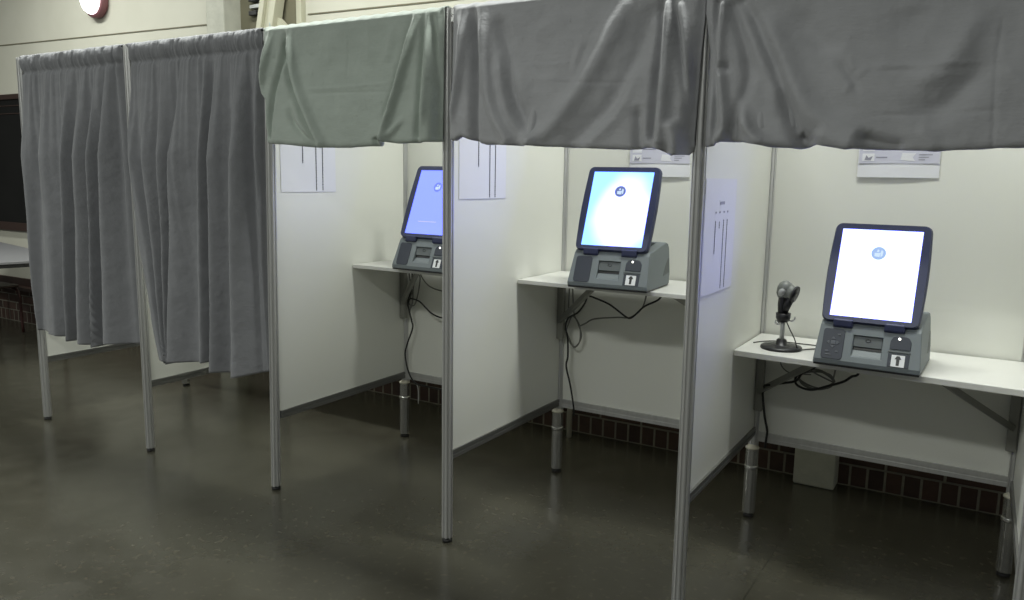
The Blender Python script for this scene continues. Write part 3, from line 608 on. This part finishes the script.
# middle booth
cable('power_cable', [[(3.02, .76, .955), (3.008, .76, .878), (2.961, .78, .818), (2.897, .81, .780), (2.868, .84, .727)] + Y([(2.868, .700), (2.875, .661), (2.877, .588), (2.870, .542), (2.894, .454), (2.916, .345), (2.915, .31)], .855)], .0042, M_cable, 'black power cable hanging down the rear post in the middle open booth')
cable('looped_cable', [Y([(3.00, .955), (3.002, .899), (3.022, .89), (3.103, .865), (3.18, .82), (3.203, .814), (3.225, .829), (3.268, .872), (3.333, .91), (3.35, .955)], .80)], .0042, M_cable, 'black cable sagging in a V under the middle open booth shelf')
cable('network_cable', [Y([(2.935, .74), (2.965, .757), (3.011, .783), (3.126, .802), (3.186, .809), (3.24, .86), (3.26, .95)], .85)], .0035, M_cable_grey, 'grey cable sagging under the middle open booth shelf')
lp = Y([(2.87, .94), (2.87, .90), (2.867, .78), (2.853, .731), (2.875, .678), (2.902, .635), (2.931, .666), (2.928, .74), (2.892, .781), (2.870, .74), (2.862, .70), (2.885, .65), (2.912, .640), (2.940, .69), (2.920, .75), (2.897, .80), (2.885, .94)], .865)
cable('coiled_cable', [lp], .0033, M_cable_grey, 'grey cable hanging in a narrow coil at the middle booth rear post')
# booth under the green curtain
cable('power_cable', [Y([(1.95, .95), (1.955, .86), (1.940, .80), (1.925, .747), (1.948, .663), (1.956, .62), (1.919, .528), (1.906, .467), (1.927, .381), (1.973, .325), (2.046, .318), (2.152, .316), (2.24, .312)], .86)], .0042, M_cable, 'black power cable hanging to the bottom rail in the booth under the green curtain')
cable('looped_cable', [Y([(1.937, .752), (1.95, .775), (1.968, .778), (2.018, .766), (2.088, .716), (2.166, .698), (2.26, .72), (2.34, .80), (2.38, .95)], .845)], .0042, M_cable, 'black cable sagging across the back panel in the booth under the green curtain')
cable('network_cable', [Y([(1.995, .95), (2.018, .894), (2.071, .849), (2.166, .832), (2.259, .842), (2.33, .90), (2.35, .95)], .86)], .0032, M_cable_grey, 'grey cable curving under the shelf in the booth under the green curtain')
cable('coiled_cable', [Y([(1.925, .95), (1.93, .89), (1.945, .81), (1.925, .75), (1.96, .74), (1.985, .80), (2.0, .89), (1.98, .896), (1.955, .83), (1.95, .757), (1.93, .70), (1.945, .66)], .868)], .0035, M_cable_grey, 'grey cable bundle at the rear post in the booth under the green curtain')
cable('cable_tie', [Y([(1.945, .322), (1.971, .295), (1.974, .206)], .885)], .0022, M_cable_white, 'thin white cable end hanging below the green curtained booth rear rail')

# ------------------------------------------------------------------ notices
def notice(x, y0, y1, z0, z1, cols, label, lines, zt=None):
    """paper list taped flat on the right face of a divider"""
    t = empty('notice', (x, y0, z0), {1.8752: .0108, 3.7495: .0087}.get(x, 0)); tag(t, label, 'notice', 'paper lists on the booth side panels')
    bm = bmesh.new(); N = 8; H = 10; g = []
    for i in range(N+1):
        row = []
        for j in range(H+1):
            u, v = i/N, j/H; row.append((.0004 + .0006*(1-v)**3*abs(math.sin(u*PI)), u*(y1-y0), v*(z1-z0)))
        g.append(row)
    F_ = [[bm.verts.new((a+.0008, b, c)) for a, b, c in r] for r in g]; K = [[bm.verts.new((a, b, c)) for a, b, c in r] for r in g]
    for i in range(N):
        for j in range(H):
            bm.faces.new((F_[i][j], F_[i+1][j], F_[i+1][j+1], F_[i][j+1])); bm.faces.new((K[i][j], K[i][j+1], K[i+1][j+1], K[i+1][j]))
    for j in range(H):
        for i in (0, N): bm.faces.new((F_[i][j], F_[i][j+1], K[i][j+1], K[i][j]))
    for i in range(N):
        for j in (0, H): bm.faces.new((F_[i][j], F_[i+1][j], K[i+1][j], K[i][j]))
    obj('paper', bm, M_paper, t)
    for (yc, za, zb, dark) in cols:
        z = za; k = 0; ti = bmesh.new()
        box(ti, .0022, .0024, yc-.0009, yc+.0009, za, zb)
        while z < zb:                       # a column of tiny printed entries along a rule
            wd = .0034 if k % 2 else .0026
            box(ti, .0022, .0026, yc-wd, yc+wd, z, z+.0052); z += .0078; k += 1
        obj('list_column', ti, M_ink, t)
    for (yc, za, zb, ln) in lines:
        ti = bmesh.new(); box(ti, .0022, .0026, yc-ln/2, yc+ln/2, za, zb); obj('list_heading', ti, M_greyink, t)
    return t
x2 = 1.8615+.008; x3 = 2.806+.006; x4 = 3.742+.006
notice(1.8752, .055, .393, 1.332, 1.75, [(.130, .127, .36, 1), (.212, .007, .36, 1), (.253, .007, .36, 1)],
       'white paper list on the divider panel under the green curtain', [])
notice(2.8088, .060, .390, 1.328, 1.75, [(.128, .123, .36, 1), (.208, .005, .36, 1), (.248, .005, .36, 1)],
       'white paper list on the divider panel left of the cyan tinted screen', [])
notice(3.7495, .056, .405, 1.045, 1.42, [(.117, .130, .232, 1), (.160, .212, .235, 1), (.208, .007, .24, 1), (.250, .007, .24, 1)],
       'white paper list with four columns on the divider panel of the rightmost booth', [(.185, .290, .300, .05), (.118, .262, .268, .012), (.161, .262, .268, .012), (.209, .262, .268, .012), (.251, .262, .268, .012)])
def sheet(x0, x1, z0, zc, label):
    """white sheet with a lilac picture strip on the back panel"""
    y = .9035 if x0 > 4 else .9110; t = empty('instruction_sheet', (x0, y, z0)); tag(t, label, 'notice', 'instruction sheets on the back panels')
    w = x1-x0; bm = bmesh.new(); N = 10; top = .205
    fr, bk = [], []
    for i in range(N+1):
        u = i/N
        for L, d in ((fr, -.0008), (bk, 0)):
            L.append([bm.verts.new((u*w, d-.0035 - (.002*math.sin(u*PI)*(1-v)**2), v*top)) for v in (0, .25, .5, 1)])
    for i in range(N):
        for j in range(3):
            bm.faces.new((fr[i][j], fr[i+1][j], fr[i+1][j+1], fr[i][j+1])); bm.faces.new((bk[i][j], bk[i][j+1], bk[i+1][j+1], bk[i+1][j]))
    for j in range(3):
        for i in (0, N): bm.faces.new((fr[i][j], fr[i][j+1], bk[i][j+1], bk[i][j]))
    for i in range(N):
        for j in (0, 3): bm.faces.new((fr[i][j], fr[i+1][j], bk[i+1][j], bk[i][j]))
    obj('paper', bm, M_paper, t)
    def q(name, pts, m, d=0): 
        bm = bmesh.new(); prism(bm, pts, -.0066-d, -.0056-d, 1); return obj(name, bm, m, t)
    zb = zc-z0
    def rc(a, b, c, e): return [(a, c), (b, c), (b, e), (a, e)]
    s = q('picture_strip', rc(.004, w-.004, zb, zb+.085), M_lilac)
    q('picture', rc(.014, .056, zb+.008, zb+.036), M_paper, .0006); q('picture', rc(.014, .056, zb+.045, zb+.075), M_paper, .0006)
    q('drawing', [(.022, zb+.012), (.044, zb+.012), (.05, zb+.026), (.036, zb+.020), (.028, zb+.030)], M_greyink, .0012)
    q('text_line', rc(.062, .100, zb+.020, zb+.024), M_greyink, .0006)
    q('picture', [(.145, zb+.012), (.195, zb+.008), (.185, zb+.022), (.195, zb+.036), (.150, zb+.038)], M_paper, .0006)
    for k in range(3): q('text_line', rc(.205, .250-.012*k, zb+.030-.009*k, zb+.033-.009*k), M_greyink, .0006)
    q('text_line', rc(.062, .120, zb+.058, zb+.062), M_greyink, .0006); q('text_line', rc(.205, .250, zb+.058, zb+.062), M_greyink, .0006)
sheet(4.062, 4.338, 1.435, 1.487, 'white instruction sheet with lilac picture strip above the bright white screen')
sheet(3.128, 3.404, 1.425, 1.482, 'white instruction sheet with lilac picture strip above the cyan tinted screen')

# ------------------------------------------------------------------ cloth
def grid_obj(name, X, Yy, Z, m, thick=.0022):
    r, c = X.shape; co = np.stack([X, Yy, Z], -1).reshape(-1, 3)
    idx = np.arange(r*c).reshape(r, c); q = np.stack([idx[:-1, :-1], idx[:-1, 1:], idx[1:, 1:], idx[1:, :-1]], -1).reshape(-1, 4)
    me = bpy.data.meshes.new(name); me.from_pydata(co.tolist(), [], q.tolist()); me.update()
    me.polygons.foreach_set('use_smooth', [True]*len(me.polygons))
    o = link(name, me, m)
    s = o.modifiers.new('solid', 'SOLIDIFY'); s.thickness = thick; s.offset = 0
    return o
def sst(a, b, v): t = np.clip((v-a)/(b-a), 0, 1); return t*t*(3-2*t)
def seg_field(X, Z, poly, wd):
    best = np.full(X.shape, 1e9); S = np.zeros(X.shape); pos = 0
    for (ax, az), (bx_, bz_) in zip(poly, poly[1:]):
        dx, dz = bx_-ax, bz_-az; L2 = dx*dx+dz*dz
        t = np.clip(((X-ax)*dx+(Z-az)*dz)/L2, 0, 1); d2 = (X-ax-t*dx)**2+(Z-az-t*dz)**2; S = np.where(d2 < best, pos+t*math.sqrt(L2), S); best = np.minimum(best, d2); pos += math.sqrt(L2)
    w = np.exp(-best/(wd*wd))                       # folds fade out at their free ends
    fade = min(.35*pos, .09)
    if poly[0][1] < 1.90: w *= sst(0, fade, S)
    if poly[-1][1] > 1.57: w *= sst(0, fade, pos-S)
    return w
def catm(pts, k=5):
    return [(p.x, p.y) for p in smooth_path([(a, b, 0) for a, b in pts], k)] if len(pts) > 2 else pts
def valance(key, xl, xr, m, label, ztop=2.004, yoff=0, extra_bottom=0, amp=1.0):
    """cloth thrown over the top rail; front face folds from VF, hem line from VB"""
    nx = 210; nz = 120
    U = np.linspace(0, 1, nx)
    bx_ = np.array([p[0] for p in VB[key]]); bz_ = np.array([p[1] for p in VB[key]])
    rows = []
    def xs(z): return xl(z) + (xr(z)-xl(z))*U
    def front(z_of):
        z = z_of; x = np.array([xl(a)+(xr(a)-xl(a))*u for a, u in zip(z, U)])
        return x
    X = []; Yv = []; Z = []
    # inner layer behind the rail, rising to the top
    for z in np.linspace(1.70, ztop-.02, 14):
        X.append(xs(z)); Yv.append(.034+.004*np.sin(U*37)+yoff*0); Z.append(np.full(nx, z))
    for a in np.linspace(0, PI, 9)[1:-1]:
        X.append(xs(ztop)); Yv.append(.034*np.cos(a)+.0*U - .002); Z.append(ztop-.02+.022*np.sin(a)+.0015*np.sin(U*90))
    xb = xs(1.55); zb = np.interp(xb, bx_, bz_)
    hs = []
    FX = []; FY = []; FZ = []
    for s in np.linspace(0, 1, nz):
        z = (ztop-.02)*(1-s) + (zb+.012)*s
        FX.append(xs(ztop-.02-s*.45)); FZ.append(z)
    FX = np.array(FX); FZ = np.array(FZ)
    h = np.zeros(FX.shape)
    for poly, A, wd in VF[key]:
        h += A*(.6 if wd < .0095 and abs(A) < .0065 else .7 if wd == .012 and abs(A) < .007 else 1.65)*seg_field(FX, FZ, catm(poly), wd*1.1)
    top = sst(0, .10, (ztop-.02)-FZ)
    h *= (.25+.75*top)
    nzv = np.array([[mnoise.noise(Vector((x*5+key*7, z*4, 1.3)))*.009 + mnoise.noise(Vector((x*16+z*5, z*6-x*3, 5.3+key)))*.0034 + mnoise.noise(Vector((x*34, z*22, 2.3+key)))*.0009 for x, z in zip(a, b)] for a, b in zip(FX, FZ)])
    sag = .046 + .032*sst(0, 1, ((ztop-FZ)/.5))
    FYv = -(sag + (h + nzv*(.3+.7*top))) + yoff
    FYv = np.minimum(FYv, -.018+yoff)
    e = np.exp(-(np.minimum(U, 1-U)/.022)**2)[None, :]; FYv = FYv*(1-e) + (-.028+yoff)*e
    for i in range(nz): X.append(FX[i]); Yv.append(FYv[i]); Z.append(FZ[i])
    # rolled hem and inner return
    yl = FYv[-1]
    wob = .010+.006*np.array([mnoise.noise(Vector((x*22, 3.1, key))) for x in FX[-1]])
    for a in np.linspace(0, PI, 8)[1:]:
        X.append(FX[-1]); Yv.append(yl + (1-np.cos(a))*wob*1.3); Z.append(zb+.012-np.sin(a)*(.012+wob*.3))
    for k in np.linspace(0, 1, 10)[1:]:
        X.append(FX[-1]); Yv.append((yl+2.6*wob)*(1-k)+(-.018+yoff)*k); Z.append(zb+.012+k*.30)
    o = grid_obj('curtain', np.array(X), np.array(Yv), np.array(Z), m)
    return tag(o, label, 'curtain', 'curtains on the booth fronts')
def lerp(pts):
    zs = [p[0] for p in pts]; xv = [p[1] for p in pts]
    return lambda z: float(np.interp(z, zs, xv))
valance(2, lerp([(1.53, 1.912), (1.70, 1.902), (1.725, 1.878), (1.85, 1.886), (2.0, 1.894)]), lerp([(1.5, 2.800), (2.0, 2.806)]), M_cloth_green,
        'short green grey curtain folded up over the rail of the leftmost open booth')
valance(3, lerp([(1.5, 2.840), (2.0, 2.846)]), lerp([(1.50, 3.735), (1.65, 3.739), (1.80, 3.744), (1.89, 3.7495), (2.0, 3.7495)]), M_cloth_dark,
        'short grey curtain folded up over the rail above the cyan tinted screen', yoff=-.002)
valance(4, lerp([(1.50, 3.769), (1.79, 3.771), (1.90, 3.7515), (2.0, 3.7515)]), lerp([(1.5, 4.672), (2.0, 4.672)]), M_cloth_dark,
        'short grey curtain folded up over the rail of the rightmost booth', yoff=-.003)

def long_curtain(label, xl, xr, val, rid, hem, seed, m):
    """full length curtain gathered on the rail; val/rid are fold lines (x high, x low)"""
    nx, nz = 300, 150; U = np.linspace(0, 1, nx)
    zt, zl = 1.55, .72
    hx = np.array([p[0] for p in hem]); hz = np.array([p[1] for p in hem])
    X = []; Yv = []; Z = []
    # pocket: behind, over the top, in front
    def gath(x, k): return np.array([mnoise.noise(Vector((a*120, seed, k)))*.003 + mnoise.noise(Vector((a*260, seed+3, k)))*.004 for a in x])
    x = xl(2.0)+(xr(2.0)-xl(2.0))*U
    for z in np.linspace(1.90, 1.99, 5): X.append(x); Yv.append(.030+gath(x, z*4)); Z.append(np.full(nx, z))
    for a in np.linspace(0, PI, 7)[1:-1]: X.append(x); Yv.append(.030*np.cos(a)+gath(x, 1)); Z.append(1.99+.016*np.sin(a)+gath(x, 2)*.8)
    hemz = None
    for i, s in enumerate(np.linspace(0, 1, nz)**1.0):
        xb = xl(.6)+(xr(.6)-xl(.6))*U
        zb = np.interp(xb, hx, hz)
        z = 1.985*(1-s)+zb*s; zm = float(z.mean())
        xa, xe = xl(zm), xr(zm); x = xa+(xe-xa)*U
        f = (zt-zm)/(zt-zl); f = max(-.35, min(f, 1.25))
        kn = [(xa-.02, 0.0)] + sorted([(a+(b-a)*f, -1.0*w) for a, b, w in val] + [(a+(b-a)*f, 1.0*w) for a, b, w in rid]) + [(xe+.02, 0.0)]
        kx = np.array([k[0] for k in kn]); kv = np.array([k[1] for k in kn])
        # monotone x for interpolation
        kx = np.maximum.accumulate(kx + np.arange(len(kx))*1e-5)
        j = np.clip(np.searchsorted(kx, x)-1, 0, len(kx)-2); tt = (x-kx[j])/np.maximum(kx[j+1]-kx[j], 1e-4); tt = np.clip(tt, 0, 1); tt = tt*tt*(3-2*tt)
        big = kv[j]*(1-tt)+kv[j+1]*tt
        down = min(1, (1.93-zm)/.45) if zm < 1.93 else 0
        A = .006+.038*max(0, down)+.008*max(0, 1.2-zm)
        fine = np.array([mnoise.noise(Vector(((a-xa)/(xe-xa)*38, zm*.5, seed)))*.013*math.exp(-max(0, 1.9-zm)*2.2) + mnoise.noise(Vector((a*170, seed, zm*5)))*.007*math.exp(-max(0, 1.93-zm)*16) + mnoise.noise(Vector((a*9+zm, zm*2.2, seed+5)))*.007*max(0, down) + mnoise.noise(Vector((a*22, zm*16+a*9, seed+9)))*.0022 + mnoise.noise(Vector((a*14, zm*.8, seed+19)))*.006*max(0, down) for a in x])
        pocket = .016 + .010*math.exp(-((zm-1.965)/.030)**2) - .012*math.exp(-((zm-1.915)/.010)**2)
        y = -(pocket + .004 + A*(.9+big) + fine)
        y = np.minimum(y, -.0145)
        e = np.exp(-(np.minimum(U, 1-U)/.022)**2); tgt = -.014 if zm > 1.93 else -.003
        X.append(x); Yv.append(y*(1-e)+tgt*e); Z.append(z)
    o = grid_obj('curtain', np.array(X), np.array(Yv), np.array(Z), m)
    return tag(o, label, 'curtain', 'curtains on the booth fronts')
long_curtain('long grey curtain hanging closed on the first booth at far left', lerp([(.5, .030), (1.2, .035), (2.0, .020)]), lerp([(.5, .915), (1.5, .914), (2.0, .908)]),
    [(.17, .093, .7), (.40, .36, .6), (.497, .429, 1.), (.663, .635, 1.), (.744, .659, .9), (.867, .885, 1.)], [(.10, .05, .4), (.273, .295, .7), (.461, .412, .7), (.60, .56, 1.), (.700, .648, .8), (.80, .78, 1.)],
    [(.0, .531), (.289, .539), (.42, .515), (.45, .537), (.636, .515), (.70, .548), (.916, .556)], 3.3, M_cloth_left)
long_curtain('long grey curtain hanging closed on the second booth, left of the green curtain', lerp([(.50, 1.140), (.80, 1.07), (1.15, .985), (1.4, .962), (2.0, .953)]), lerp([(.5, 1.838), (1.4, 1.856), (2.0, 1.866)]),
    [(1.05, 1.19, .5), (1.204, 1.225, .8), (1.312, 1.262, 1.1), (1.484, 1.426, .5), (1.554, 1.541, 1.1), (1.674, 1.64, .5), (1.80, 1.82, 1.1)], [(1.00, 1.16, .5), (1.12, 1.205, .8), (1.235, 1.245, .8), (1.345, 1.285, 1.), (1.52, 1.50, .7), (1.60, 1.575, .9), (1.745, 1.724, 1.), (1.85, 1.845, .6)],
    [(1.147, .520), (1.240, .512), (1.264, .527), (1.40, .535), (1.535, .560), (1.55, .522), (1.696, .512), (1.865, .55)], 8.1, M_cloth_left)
